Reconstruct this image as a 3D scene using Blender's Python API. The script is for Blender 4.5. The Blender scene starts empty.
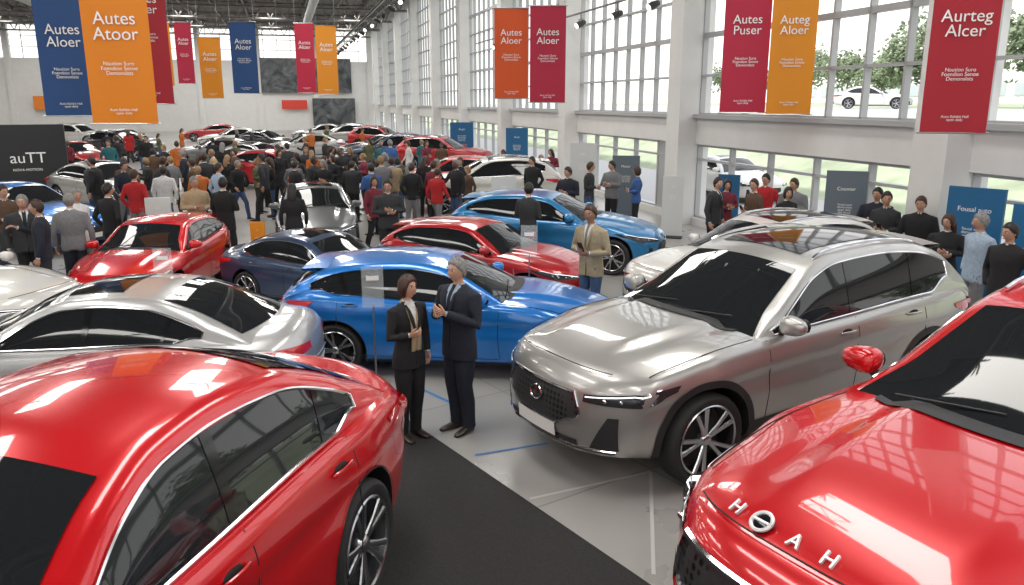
import bpy, bmesh, math, random
from mathutils import Vector, Matrix
from mathutils.bvhtree import BVHTree
random.seed(11)
sc=bpy.context.scene
COL=sc.collection
pi=math.pi

# ------------------------------------------------------------------ materials
def mat(name,col,rough=.5,metal=0,coat=0,emit=0,spec=.5,noise=0,nscale=8,bump=0):
    m=bpy.data.materials.new(name); m.use_nodes=True
    nt=m.node_tree; b=nt.nodes['Principled BSDF']
    c=tuple(col)+(1,)
    b.inputs['Base Color'].default_value=c
    b.inputs['Roughness'].default_value=rough
    b.inputs['Metallic'].default_value=metal
    b.inputs['Coat Weight'].default_value=coat
    b.inputs['Coat Roughness'].default_value=.03
    b.inputs['Specular IOR Level'].default_value=spec
    if emit:
        b.inputs['Emission Color'].default_value=c
        b.inputs['Emission Strength'].default_value=emit
    if noise or bump:
        tc=nt.nodes.new('ShaderNodeTexCoord'); n=nt.nodes.new('ShaderNodeTexNoise')
        n.inputs['Scale'].default_value=nscale; n.inputs['Detail'].default_value=4
        nt.links.new(tc.outputs['Object'],n.inputs['Vector'])
        if noise:
            r=nt.nodes.new('ShaderNodeValToRGB')
            r.color_ramp.elements[0].position=.3; r.color_ramp.elements[1].position=.7
            r.color_ramp.elements[0].color=tuple(x*(1-noise) for x in col)+(1,)
            r.color_ramp.elements[1].color=tuple(min(1,x*(1+noise)) for x in col)+(1,)
            nt.links.new(n.outputs['Fac'],r.inputs['Fac'])
            nt.links.new(r.outputs['Color'],b.inputs['Base Color'])
        if bump:
            bp=nt.nodes.new('ShaderNodeBump'); bp.inputs['Strength'].default_value=bump
            nt.links.new(n.outputs['Fac'],bp.inputs['Height'])
            nt.links.new(bp.outputs['Normal'],b.inputs['Normal'])
    return m

def paint(name,col,metal=.0,rough=.3):
    m=mat(name,col,rough,metal,1.0)
    return m
P_RED=paint('paint_red',(.58,.003,.008),.2,.25)
P_RED2=paint('paint_dark_red',(.40,.005,.010),.25,.3)
P_SILVER=paint('paint_silver',(.42,.415,.40),.65,.34)
P_SILVERL=paint('paint_light_silver',(.47,.475,.48),.5,.32)
P_WHITE=paint('paint_white',(.64,.63,.60),.1,.3)
P_BLUE=paint('paint_blue',(.006,.17,.56),.25,.28)
P_TEAL=paint('paint_teal_blue',(.02,.20,.45),.3,.3)
P_DBLUE=paint('paint_slate_blue',(.04,.07,.14),.5,.3)
P_BLACK=paint('paint_black',(.012,.013,.016),.1,.25)
P_GREY=paint('paint_grey',(.16,.17,.18),.6,.3)
M_GLASS=mat('tinted_glass',(.012,.014,.016),.03,0,0,spec=.5)
M_PLAST=mat('black_plastic',(.018,.018,.02),.55)
M_GLOSSB=mat('gloss_black',(.008,.008,.009),.08,0,0)
M_CHROME=mat('chrome',(.75,.75,.77),.12,1)
M_BADGE=mat('badge_satin',(.75,.75,.76),.35,.25)
M_ALLOY=mat('alloy_rim',(.50,.51,.53),.25,1)
M_TIRE=mat('tyre_rubber',(.02,.02,.021),.75)
M_LAMP=mat('lamp_lens',(.03,.032,.036),.05,.1,0)
M_LED=mat('led_strip',(.95,.97,1),.2,emit=.8)
M_TAIL=mat('tail_lens',(.45,.008,.01),.1,0,1,emit=.12)
M_SEAM=mat('panel_gap',(.01,.01,.01),.8)
M_PLATE=mat('number_plate',(.80,.80,.78),.4)
def grille_mat():
    m=mat('grille_mesh',(.01,.01,.01),.35); nt=m.node_tree; b=nt.nodes['Principled BSDF']
    tc=nt.nodes.new('ShaderNodeTexCoord'); v=nt.nodes.new('ShaderNodeTexVoronoi'); v.inputs['Scale'].default_value=22
    v.inputs['Randomness'].default_value=0
    r=nt.nodes.new('ShaderNodeValToRGB'); r.color_ramp.elements[0].position=.3; r.color_ramp.elements[1].position=.42
    r.color_ramp.elements[0].color=(.003,.003,.003,1); r.color_ramp.elements[1].color=(.035,.035,.038,1)
    nt.links.new(tc.outputs['Object'],v.inputs['Vector']); nt.links.new(v.outputs['Distance'],r.inputs['Fac'])
    nt.links.new(r.outputs['Color'],b.inputs['Base Color']); return m
M_GRILLE=grille_mat()

# ------------------------------------------------------------------ mesh builder
class MB:
    def __init__(s): s.v=[];s.f=[];s.m=[]
    def add(s,vs,fs,m=0):
        o=len(s.v); s.v+=[tuple(v) for v in vs]
        for f in fs: s.f.append(tuple(i+o for i in f)); s.m.append(m)
    def grid(s,rows,m=0,cu=False,cv=False):
        nr=len(rows); nc=len(rows[0]); vs=[p for r in rows for p in r]; fs=[]
        for i in range(nr if cv else nr-1):
            i2=(i+1)%nr
            for j in range(nc if cu else nc-1):
                j2=(j+1)%nc
                fs.append((i*nc+j,i*nc+j2,i2*nc+j2,i2*nc+j))
        s.add(vs,fs,m)
    def loft(s,rings,m=0,cap=True):
        n=len(rings[0]); s.grid(rings,m,cu=True)
        if cap:
            s.add(rings[0],[tuple(range(n))[::-1]],m); s.add(rings[-1],[tuple(range(n))],m)
    def tube(s,path,r,m=0,n=8,ref=None,cap=True,rnd=False):
        path=[Vector(p) for p in path]; k=len(path)
        if not isinstance(r,(list,)): r=[r]*k
        rr=[(a,a) if not isinstance(a,tuple) else a for a in r]
        if rnd:   # rounded ends
            t0=(path[0]-path[1]).normalized(); t1=(path[-1]-path[-2]).normalized()
            a0=rr[0];a1=rr[-1]
            q0=min(a0);q1=min(a1)
            path=[path[0]+t0*q0*.95,path[0]+t0*q0*.7]+path+[path[-1]+t1*q1*.7,path[-1]+t1*q1*.95]
            rr=[(a0[0]*.3,a0[1]*.3),(a0[0]*.72,a0[1]*.72)]+rr+[(a1[0]*.72,a1[1]*.72),(a1[0]*.3,a1[1]*.3)]
            k=len(path)
        rings=[];u=None
        for i in range(k):
            t=(path[min(i+1,k-1)]-path[max(i-1,0)])
            if t.length<1e-9: t=Vector((0,0,1))
            t.normalize()
            if u is None:
                u=Vector(ref) if ref else (Vector((0,0,1)) if abs(t.z)<.9 else Vector((1,0,0)))
            elif ref: u=Vector(ref)
            u=(u-t*u.dot(t))
            if u.length<1e-6: u=t.orthogonal()
            u.normalize(); v=t.cross(u)
            a,b=rr[i]
            rings.append([path[i]+u*(a*math.cos(2*pi*j/n))+v*(b*math.sin(2*pi*j/n)) for j in range(n)])
        s.loft(rings,m,cap)
    def box(s,c,sz,m=0,R=None):
        c=Vector(c); vs=[]
        for x in(-.5,.5):
            for y in(-.5,.5):
                for z in(-.5,.5):
                    p=Vector((x*sz[0],y*sz[1],z*sz[2]))
                    if R: p=R@p
                    vs.append(c+p)
        s.add(vs,[(0,1,3,2),(4,6,7,5),(0,4,5,1),(2,3,7,6),(0,2,6,4),(1,5,7,3)],m)
    def ell(s,c,r,m=0,nu=16,nv=10,e=1.0,R=None,fn=None):
        c=Vector(c); rows=[]
        def pw(a): return math.copysign(abs(a)**e,a)
        for i in range(nv+1):
            ph=-pi/2+pi*i/nv; row=[]
            for j in range(nu):
                th=2*pi*j/nu
                p=Vector((r[0]*pw(math.cos(ph))*pw(math.cos(th)),r[1]*pw(math.cos(ph))*pw(math.sin(th)),r[2]*pw(math.sin(ph))))
                if fn: p=fn(p)
                if R: p=R@p
                row.append(c+p)
            rows.append(row)
        s.grid(rows,m,cu=True)
    def mesh(s,name,mats,smooth=40):
        me=bpy.data.meshes.new(name); me.from_pydata(s.v,[],s.f)
        for mt in mats: me.materials.append(mt)
        me.polygons.foreach_set('material_index',s.m)
        me.update()
        bm=bmesh.new(); bm.from_mesh(me)
        bmesh.ops.remove_doubles(bm,verts=bm.verts,dist=1e-5)
        bm.to_mesh(me); bm.free()
        if smooth:
            me.polygons.foreach_set('use_smooth',[True]*len(me.polygons))
            me.set_sharp_from_angle(angle=math.radians(smooth))
        return me
def obj(name,me,loc=(0,0,0),rz=0,parent=None,rot=None):
    o=bpy.data.objects.new(name,me); COL.objects.link(o)
    o.location=loc; o.rotation_euler=rot if rot else (0,0,rz)
    if parent: o.parent=parent
    return o
def empty(name,loc,rz=0,scale=1):
    o=bpy.data.objects.new(name,None); COL.objects.link(o); o.location=loc; o.rotation_euler=(0,0,rz)
    o.scale=scale if isinstance(scale,tuple) else (scale,)*3
    o.empty_display_size=.2
    return o
def setslot(o,i,m):
    o.material_slots[i].link='OBJECT'; o.material_slots[i].material=m

def pchip(d):
    xs=[a for a,b in d]; ys=[b for a,b in d]; n=len(xs)
    h=[xs[i+1]-xs[i] for i in range(n-1)]; dl=[(ys[i+1]-ys[i])/h[i] for i in range(n-1)]
    m=[0]*n; m[0]=dl[0]; m[-1]=dl[-1]
    for i in range(1,n-1):
        if dl[i-1]*dl[i]<=0: m[i]=0
        else:
            w1=2*h[i]+h[i-1]; w2=h[i]+2*h[i-1]; m[i]=(w1+w2)/(w1/dl[i-1]+w2/dl[i])
    def f(x):
        if x<=xs[0]: return ys[0]
        if x>=xs[-1]: return ys[-1]
        i=0
        while xs[i+1]<x: i+=1
        t=(x-xs[i])/h[i]; t2=t*t;t3=t2*t
        return (2*t3-3*t2+1)*ys[i]+(t3-2*t2+t)*h[i]*m[i]+(-2*t3+3*t2)*ys[i+1]+(t3-t2)*h[i]*m[i+1]
    return f
def sm(t):
    t=max(0,min(1,t)); return t*t*(3-2*t)
def lin(a,b,n): return [a+(b-a)*i/(n-1) for i in range(n)]

# ------------------------------------------------------------------ wheels
def wheel_mesh(R,rim,style):
    b=MB(); n=48
    def lathe(prof,m,n=48):
        b.grid([[(r*math.cos(2*pi*j/n),y,r*math.sin(2*pi*j/n)) for j in range(n)] for r,y in prof],m,cu=True)
    W=.115
    lathe([(rim,-W*.8),(rim+.02,-W*.97),(R-.03,-W),(R-.008,-W*.85),(R,-W*.6),(R,W*.6),(R-.008,W*.85),(R-.03,W),(rim+.02,W*.97),(rim,W*.8)],0)
    lathe([(rim+.004,W*.92),(rim-.004,W*.98),(rim-.016,W*.9),(rim-.02,W*.5),(rim-.03,-W*.7)],1)
    lathe([(rim-.03,-W*.5),(rim*.5,-W*.55),(.0,-W*.55)],2)
    lathe([(0,W*.1),(rim*.62,W*.1),(rim*.62,0)],2)
    ns=5 if style==0 else 7
    for i in range(ns):
        for da in ((-.16,.16) if style==0 else (0,)):
            a=2*pi*i/ns
            ww=.018 if style==0 else .028
            c0=Vector((math.cos(a+da*.35)*.045,W*.62,math.sin(a+da*.35)*.045))
            c1=Vector((math.cos(a+da*1.25)*(rim-.012),W*.88,math.sin(a+da*1.25)*(rim-.012)))
            cm=(c0+c1)/2+Vector((0,.004,0))
            b.tube([c0,cm,c1],[(.016,ww*1.25),(.013,ww),(.013,ww*1.2)],1,n=8,ref=(0,1,0))
    lathe([(0,W*.86),(.03,W*.86),(.045,W*.76),(.06,W*.55),(.06,W*.2)],1,24)
    return b.mesh('wheel',[M_TIRE,M_ALLOY,M_PLAST],40)

# ------------------------------------------------------------------ car generator
def car_template(tag,S):
    L=S['L'];R=S['R'];df=S['df'];dr=S['dr'];zb0=S['zb']; clad=S.get('clad') or 0
    w=pchip(S['w']);zs=pchip(S['zs']);zc=pchip(S['zc']);zt=pchip(S['zt'])
    g=pchip([(0,.90),(.05,.95),(.16,.985),(.32,.993),(.5,1),(.60,.988),(.68,.986),(.76,1.002),(.92,.985),(.97,.97),(1,.945)])
    zbf=pchip([(0,zb0+.06),(.25,zb0+.01),(.8,zb0),(L-.8,zb0),(L-.2,zb0+.05),(L,zb0+.12)])
    ns=S.get('nose',.9);rs=S.get('tailsl',.5)
    def foff(y,z):
        a=abs(y)/.9; return S['sw']*(.22*a*a+.78*a**4)+(ns*(z-.55)**2 if z>.55 else .5*(z-.55)**2)
    def roff(y,z):
        a=abs(y)/.9; return S['swr']*(.25*a*a+.75*a**4)+(rs*(z-.7)**2 if z>.7 else .6*(z-.7)**2)
    def md(dn,y,z): return dn+foff(y,z)*(1-sm(dn/1.2))-roff(y,z)*sm((dn-(L-1.2))/1.2)
    def X(d): return L/2-d
    def sidey(dn,z):
        b0=zbf(dn);s0=zs(dn);t=max(0,min(1,(z-b0)/(s0-b0)))
        fl=.026*(math.exp(-((dn-df)/.42)**2)+math.exp(-((dn-dr)/.48)**2))*(1-sm((t-.55)/.45))
        return w(dn)*g(t)+fl*sm(t/.1)
    def hoodz(dn,y):
        W_=.945*w(dn); f=min(1,abs(y)/W_)
        z=zc(dn)-(zc(dn)-zs(dn))*f**2.6
        hood=sm((dn-.12)/.4)*(1-sm((dn-1.5)/.25))
        yc=.40+.13*min(1,dn/1.4)
        z+=hood*.022*sm((yc-.02-abs(y))/.07)
        z-=hood*.012*math.exp(-((abs(y)-yc-.05)/.05)**2)
        return z
    def section(dn):
        b0=zbf(dn);s0=zs(dn);W_=w(dn)
        h=[(0,b0)]+[(W_*.9*q,b0) for q in (.3,.6,.85,.97)]
        for t in lin(0,1,24):
            z=b0+(s0-b0)*t; h.append((sidey(dn,z),z))
        for f in lin(.985,0,22):
            y=.945*W_*f; h.append((y,hoodz(dn,y)))
        return h+[(-y,z) for y,z in reversed(h[1:-1])]
    st=[0,.008,.02,.04,.065,.1,.14,.18]
    d=.23
    while d<L-.24: st.append(d); d+=.06
    st+=[L-.2,L-.15,L-.1,L-.065,L-.04,L-.02,L-.008,L]
    rings=[[(X(md(dn,y,z)),y,z) for y,z in section(dn)] for dn in st]
    body=MB(); body.grid(rings,0,cu=True)
    for end in (0,1):
        dn=st[-1] if end else st[0]; sec=section(dn); zm=(zbf(dn)+zs(dn))/2
        rr=[]
        for q in (1,.93,.82,.68,.5,.3,.12):
            rr.append([(X(md(dn,y*q,zm+(z-zm)*q)),y*q,zm+(z-zm)*q) for y,z in sec])
        body.grid(rr,0,cu=True)
        body.add(rr[-1]+[(X(md(dn,0,zm)),0,zm)],[(i,(i+1)%len(sec),len(sec)) for i in range(len(sec))],0)
    me=body.mesh('b',[P_SILVER,M_PLAST],0)
    bm=bmesh.new(); bm.from_mesh(me); bmesh.ops.recalc_face_normals(bm,faces=bm.faces); bm.to_mesh(me); bm.free()
    cut=MB()
    for dw in (df,dr):
        for sg in (1,-1):
            rc=R+.055;n=56
            r0=[(X(dw)+rc*math.cos(2*pi*j/n),sg*.50,R+.01+rc*math.sin(2*pi*j/n)) for j in range(n)]
            r1=[(p[0],sg*1.4,p[2]) for p in r0]
            cut.loft([r0,r1],1)
    cme=cut.mesh('c',[P_SILVER,M_PLAST],0)
    bm=bmesh.new(); bm.from_mesh(cme); bmesh.ops.recalc_face_normals(bm,faces=bm.faces); bm.to_mesh(cme); bm.free()
    ob=bpy.data.objects.new('tb',me); oc=bpy.data.objects.new('tc',cme); COL.objects.link(ob); COL.objects.link(oc)
    md_=ob.modifiers.new('x','BOOLEAN'); md_.operation='DIFFERENCE'; md_.solver='EXACT'; md_.object=oc
    dg=bpy.context.evaluated_depsgraph_get(); dg.update()
    bme=bpy.data.meshes.new_from_object(ob.evaluated_get(dg))
    bpy.data.objects.remove(ob); bpy.data.objects.remove(oc)
    bme.polygons.foreach_set('use_smooth',[True]*len(bme.polygons)); bme.set_sharp_from_angle(angle=math.radians(38))
    bme.name=tag+'_body'
    # ---- greenhouse
    d0=S['zt'][0][0]; d1=S['zt'][-1][0]; k=S['k']; wbf=S['wb']
    def gp(dn):
        zB=zs(dn)-.03; T=zt(dn); h=max(.02,T-zB); cr=min(.05,h*.2); rc=min(.085,h*.35)
        wb=wbf*w(dn); z1=T-cr-rc; y1=wb-k*(z1-zB); cy=y1-k*rc; y2=cy-rc*1.1
        return zB,T,cr,rc,wb,z1,y1,cy,y2
    mid=(d0+d1)/2
    def gd(dn,y):
        q=(y/.8)**2; return dn+S['pf']*q*(1-sm((dn-d0)/(mid-d0)))-S['pr']*q*sm((dn-mid)/(d1-mid))
    cab=MB(); rows=[]
    for dn in lin(d0,d1,64):
        zB,T,cr,rc,wb,z1,y1,cy,y2=gp(dn)
        h=[]
        for z in [zB-.06]+lin(zB,z1,9): h.append((wb-k*(z-zB)+.012*math.sin(pi*max(0,min(1,(z-zB)/max(.01,z1-zB)))),z))
        for t in (.2,.4,.6,.8,1):
            h.append(((1-t)**2*y1+2*t*(1-t)*cy+t*t*y2,(1-t)**2*z1+2*t*(1-t)*(T-cr)+t*t*(T-cr)))
        for f in lin(.9,0,10): h.append((y2*f,T-cr*f*f))
        full=h+[(-y,z) for y,z in reversed(h[:-1])]
        rows.append([(X(gd(dn,y)),y,z) for y,z in full])
    cab.grid(rows,0)
    cme=cab.mesh(tag+'_cabin',[P_SILVER],50)
    # ---- fittings: 0 paint,1 glass,2 plastic,3 gloss black,4 chrome,5 lamp,6 led,7 tail,8 seam,9 plate,10 grille
    F=MB(); MATS=[P_SILVER,M_GLASS,M_PLAST,M_GLOSSB,M_CHROME,M_LAMP,M_LED,M_TAIL,M_SEAM,M_PLATE,M_GRILLE]
    def toprow(dn,fr,n,eps,dx):
        zB,T,cr,rc,wb,z1,y1,cy,y2=gp(dn)
        return [(X(gd(dn,y2*f))+dx,y2*f,T-cr*f*f+eps) for f in lin(-fr,fr,n)]
    wa,wz,ra,rz=S['glass']
    F.grid([toprow(dn,.985,17,.005,.004) for dn in lin(wa,wz,16)],1)
    F.grid([toprow(dn,.95,17,.005,-.004) for dn in lin(ra,rz,14)],1)
    if S.get('sunroof'):
        a,c=S['sunroof']; F.grid([toprow(dn,.80,13,.006,0) for dn in lin(a,c,12)],3)
    def sgl(dn,u,sg,eps,ins=0):
        zB,T,cr,rc,wb,z1,y1,cy,y2=gp(dn)
        lo=zs(dn)+.018+ins; hi=z1+.012-ins; z=lo+(hi-lo)*u
        y=wb-k*(z-zB)+.012*math.sin(pi*max(0,min(1,(z-zB)/max(.01,z1-zB))))+eps
        return (X(gd(dn,y)),sg*y,z),hi-lo
    s0_,s1_=S['side']
    # quarter-light tapers upward to a point over its last stretch
    tp=S.get('taper',.35)
    def lift(dn): return .80*sm((dn-(s1_-tp))/tp)
    dns=[dn for dn in lin(s0_,s1_,70) if sgl(dn,0,1,0)[1]>.012]
    def sgt(dn,u,sg,eps):
        a=lift(dn)*.55; return sgl(dn,a+(1-a)*u,sg,eps)[0]
    for sg in (1,-1):
        F.grid([[sgt(dn,u,sg,.006) for u in lin(0,1,7)] for dn in dns],1)
        lo=[sgt(dn,0,sg,.008) for dn in dns]; hi=[sgt(dn,1,sg,.008) for dn in dns]
        tm=S.get('dlo',4)
        F.tube(lo+hi[::-1]+lo[:1],.009,tm,n=6,cap=False)
        for (pc,pw,pm,sl) in S['pillars']:
            F.grid([[sgl(pc+dd+sl*u,u,sg,.010)[0] for u in lin(0,1,6)] for dd in (-pw/2,0,pw/2)],pm)
    def side_pt(d,z,sg,eps=.004):
        dn=d
        for _ in range(8):
            y=sidey(dn,z); dn=d-foff(y,z)*(1-sm(dn/1.2))+roff(y,z)*sm((dn-(L-1.2))/1.2); dn=max(0,min(L,dn))
        y=sidey(dn,z); return (X(d),sg*(y+eps),z)
    def dtop(y,z,front):
        for i in range(60):
            a=i*.006
            if hoodz(a if front else L-a,y)>=z: return a
        return a
    def front_pt(y,z,eps=.006): return (L/2-foff(y,z)-dtop(y,z,True)+eps,y,z)
    def rear_pt(y,z,eps=.006): return (-L/2+roff(y,z)+dtop(y,z,False)-eps,y,z)
    for sg in (1,-1):
        for dl in S['doors']:
            F.tube([side_pt(dl+.03*math.sin(q*3),zb0+.1+(zs(dl)-zb0-.1)*q,sg,-.001) for q in lin(0,1,10)],.0045,8,n=5)
        F.tube([side_pt(d_,zb0+.10,sg,-.001) for d_ in lin(S['doors'][0]+.02,S['doors'][-1],14)],.0045,8,n=5)
        for hd in S['handles']:
            zz=zs(hd)-.10
            F.tube([side_pt(hd-.09+.18*q,zz,sg,.016+.008*math.sin(pi*q)) for q in lin(0,1,5)],[(.012,.009)]*5,S.get('hm',0),n=8,rnd=True)
            F.ell(side_pt(hd,zz,sg,-.004),(.075,.01,.028),8,12,8)
        # mirror
        mdn=S['mir']; zB,T,cr,rc,wb,z1,y1,cy,y2=gp(mdn); mz=zs(mdn)+.10; my=wb+.10
        def fn(p,sg=sg): return Vector((p.x*(1-.25*(p.y*sg)/.11),p.y,p.z*(1-.18*(p.y*sg)/.11)))
        F.ell((X(mdn+.10),sg*(my+.03),mz),(.075,.115,.075),0,20,12,e=.75,fn=fn)
        F.ell((X(mdn+.175),sg*(my+.03),mz),(.012,.098,.058),1,16,8,e=.7)
        F.tube([(X(mdn+.1),sg*(wb-.02),mz-.09),(X(mdn+.1),sg*(my-.02),mz-.05)],[(.02,.035),(.018,.03)],2,n=8)
        # arch trim
        for dw in (df,dr):
            ri=R+.053; ro=R+clad+.062
            rows=[]
            for rr_ in lin(ri,ro,4 if clad else 2):
                row=[]
                for q in range(41):
                    a=-.22+(pi+.44)*q/40
                    row.append(side_pt(dw+rr_*math.cos(a),max(zb0+.02,R+.01+rr_*math.sin(a)),sg,.008))
                rows.append(row)
            F.grid(rows,2)
        if clad:
            F.grid([[side_pt(d_,zb0+.01+(.16)*q,sg,.007) for q in lin(0,1,4)] for d_ in lin(df+R+.05,dr-R-.05,20)],2)
        else:
            F.grid([[side_pt(d_,zb0+.0+(.05)*q,sg,.006) for q in lin(0,1,3)] for d_ in lin(df+R+.05,dr-R-.05,20)],2)
    def lamp(front,sg,yA,wrap,zl,zh,m,eps=.008,n=18,ins=0):
        rows=[]
        fo=foff if front else roff; dn=0 if front else L
        for i in range(n):
            t=i/(n-1); lo=zl(t)+ins; hi=zh(t)-ins; col=[]
            for u in lin(0,1,5):
                z=lo+(hi-lo)*u; yE=sidey(dn,z)
                if t<.6:
                    y=yA+(yE-yA)*t/.6; nx=1-.5*(t/.6)**3
                    p=(front_pt if front else rear_pt)(sg*y,z,eps*nx); p=(p[0],p[1]+sg*eps*(t/.6)**2,p[2])
                else:
                    d_=fo(yE,z)+dtop(yE,z,front)+wrap*(t-.6)/.4
                    p=side_pt(d_ if front else L-d_,z,sg,eps)
                    if t<.7: p=(p[0]+(eps*.5 if front else -eps*.5),p[1],p[2])
                col.append(p)
            rows.append(col)
        F.grid(rows,m)
    for sg in (1,-1):
        h=S['hl']; zl=pchip(h[2]); zh=pchip(h[3])
        lamp(True,sg,h[0],h[1],zl,zh,5)
        lamp(True,sg,h[0]+.015,h[1]*.5,lambda t:zh(t)-.020,lambda t:zh(t)-.010,6,.011)
        zz=(zl(.35)+zh(.35))/2-.006; yy=h[0]+(sidey(0,zz)-h[0])*.45
        F.ell(front_pt(sg*yy,zz,.004),(.012,.028,.018),4,12,8)
        F.ell(front_pt(sg*(yy+.09),zz,.0),(.012,.024,.016),4,12,8)
        t_=S['tl']; lamp(False,sg,t_[0],t_[1],pchip(t_[2]),pchip(t_[3]),7)
    def fgrid(z0,z1,hw,m,eps,front=True,n=21,c=0):
        hwf=pchip(hw) if isinstance(hw,list) else (lambda z:hw)
        pt=front_pt if front else rear_pt
        F.grid([[pt(c+hwf(z)*q,z,eps) for q in lin(-1,1,n)] for z in lin(z0,z1,9)],m)
    def frame(z0,z1,hw,m,r,eps=.008,front=True):
        hwf=pchip(hw); pt=front_pt if front else rear_pt
        p=[pt(hwf(z),z,eps) for z in lin(z0,z1,10)]+[pt(hwf(z1)*q,z1,eps) for q in lin(.9,-.9,14)]+[pt(-hwf(z),z,eps) for z in lin(z1,z0,10)]+[pt(hwf(z0)*q,z0,eps) for q in lin(-.9,1,14)]
        F.tube(p,r,m,n=6,cap=False)
    gr=S['grille']; fgrid(gr[0],gr[1],gr[2],10,.007); frame(gr[0],gr[1],gr[2],gr[3],gr[4])
    for z in gr[5]:
        hwf=pchip(gr[2]); F.tube([front_pt(hwf(z)*q*.97,z,.012) for q in lin(-1,1,17)],.006,2,n=6)
    bz=gr[6]
    if bz:
        F.tube([front_pt(.075*math.cos(a),bz+.055*math.sin(a),.018) for a in lin(0,2*pi,25)],.008,4,n=6,cap=False)
        F.tube([front_pt(0,bz-.05,.018),front_pt(0,bz+.05,.018)],.006,4,n=6)
    lo=S['low']; fgrid(lo[0],lo[1],lo[2],2,.006)
    for sg in (1,-1):   # corner intakes
        ci=S['corner']; rows=[]
        for q in lin(0,1,6):
            z=ci[0]+(ci[1]-ci[0])*q
            rows.append([front_pt(sg*(ci[2]+(ci[3]-ci[2])*v+ (ci[4]*q)*(1-v)),z,.007) for v in lin(0,1,9)])
        F.grid(rows,2)
    F.tube([front_pt(y,zb0+.09,.004) for y in lin(-.72,.72,25)],[(.018,.012)]*25,4 if S.get('lip') else 2,n=6)
    F.grid([[front_pt(.26*q,S['plz']+.055*v,.026) for q in lin(-1,1,7)] for v in (-1,1)],9)
    F.tube([front_pt(.26*q,S['plz']-.062,.02) for q in lin(-1,1,7)],.01,2,n=6)
    F.grid([[rear_pt(.26*q,S.get('rpz',.66)+.055*v,.014) for q in lin(-1,1,7)] for v in (-1,1)],9)
    fgrid(zb0+.14,zb0+.26,.62,2,.006,front=False)
    F.tube([rear_pt(y,S['rpz']+.09,.008) for y in lin(-.35,.35,9)],.008,4,n=6)
    F.tube([(X(md(.10,y,.8)),y,hoodz(.10,y)+.001) for y in lin(-.62,.62,25)],.004,8,n=5)
    for sg in (1,-1):
        F.tube([(X(md(dn,.80,.8)),sg*(.80*w(dn)/.9),hoodz(dn,.80*w(dn)/.9)) for dn in lin(.14,1.45,24)],.004,8,n=5)
    F.grid([[(X(gd(dn,y)),y,hoodz(dn,y)+.010) for y in lin(-.66,.66,15)] for dn in lin(wa-.02,wa+.10,4)],2)
    for y0 in (-.55,.1):
        F.tube([(X(wa+.12),y0,zt(wa+.12)+.0),(X(wa+.18),y0+.5,zt(wa+.18)+.012)],.007,2,n=5)
    if S.get('rails'):
        a,c=S['rails']
        for sg in (1,-1):
            F.tube([(X(dn),sg*(gp(dn)[8]+.02),gp(dn)[1]-gp(dn)[2]+.03*math.sin(pi*q)**.3) for q,dn in zip(lin(0.001,.999,16),lin(a,c,16))],.014,4,n=6)
    if S.get('spoiler'):
        dn=S['spoiler']; zz=zt(dn)
        F.grid([[(X(dn+a),y,zz-.05*(y/.6)**2*1.0+c) for y in lin(-.58,.58,13)] for a,c in ((-.12,.012),(.0,.016),(.22,.0),(.22,-.025),(0,-.03))],0)
    fme=F.mesh(tag+'_fit',MATS,40)
    wm=wheel_mesh(R,R-.085,S.get('ws',0))
    return dict(body=bme,cabin=cme,fit=fme,wheel=wm,S=S,w=w,foff=foff,hoodz=hoodz,md=md)
CARS=[]
def place_car(name,T,x,y,head,pm,sc_=1.0):
    a=math.atan2(head[1],head[0]); e=empty(name,(x,y,0),a,sc_)
    S=T['S'];L=S['L']
    for n,k in (('body','body'),('cabin_shell','cabin'),('fittings','fit')):
        o=obj(n,T[k],parent=e); setslot(o,0,pm)
    i=1
    for dw in (S['df'],S['dr']):
        for sg in (1,-1):
            yy=sg*(T['w'](dw)-.115)
            obj('wheel_%d'%i,T['wheel'],(L/2-dw,yy,S['R']),0 if sg>0 else pi,parent=e); i+=1
    s=sc_ if not isinstance(sc_,tuple) else sc_[0]
    CARS.append((x,y,math.cos(a),math.sin(a),L/2*s,.95*s))
    return e

SED=dict(L=4.8,R=.34,df=.93,dr=3.75,zb=.19,sw=.50,swr=.36,nose=.9,tailsl=.8,k=.44,wb=.905,pf=.22,pr=.22,
 w=[(0,.80),(.1,.85),(.5,.90),(1.0,.925),(2.4,.92),(3.8,.93),(4.4,.90),(4.7,.85),(4.8,.79)],
 zs=[(0,.60),(.03,.66),(.12,.71),(.5,.80),(1.0,.87),(1.5,.915),(2.5,.94),(3.6,.985),(4.3,.98),(4.65,.94),(4.76,.90),(4.8,.83)],
 zc=[(0,.65),(.03,.71),(.12,.77),(.5,.87),(1.0,.95),(1.5,.99),(2.2,.97),(3.6,1.0),(4.2,1.06),(4.65,1.06),(4.76,1.02),(4.8,.92)],
 zt=[(1.32,.90),(1.5,1.005),(1.8,1.15),(2.2,1.335),(2.5,1.42),(2.9,1.45),(3.3,1.43),(3.8,1.31),(4.2,1.15),(4.45,1.03),(4.6,.94)],
 glass=(1.40,2.28,3.45,4.36),side=(1.55,4.02),pillars=[(2.72,.07,3,.05),(3.55,.04,3,.08)],doors=[1.62,2.72,3.62],handles=[2.58,3.48],mir=1.72,
 hl=(.50,.34,[(0,.60),(.6,.60),(1,.68)],[(0,.655),(.6,.70),(1,.735)]),
 tl=(.30,.42,[(0,.80),(.6,.78),(1,.86)],[(0,.87),(.6,.90),(1,.91)]),
 grille=(.34,.56,[(.34,.26),(.45,.44),(.56,.40)],4,.009,(.40,.45,.50),.60),low=(.27,.33,.5),corner=(.30,.50,.60,.72,.06),plz=.40,rpz=.56,sunroof=(2.45,3.0))
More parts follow.
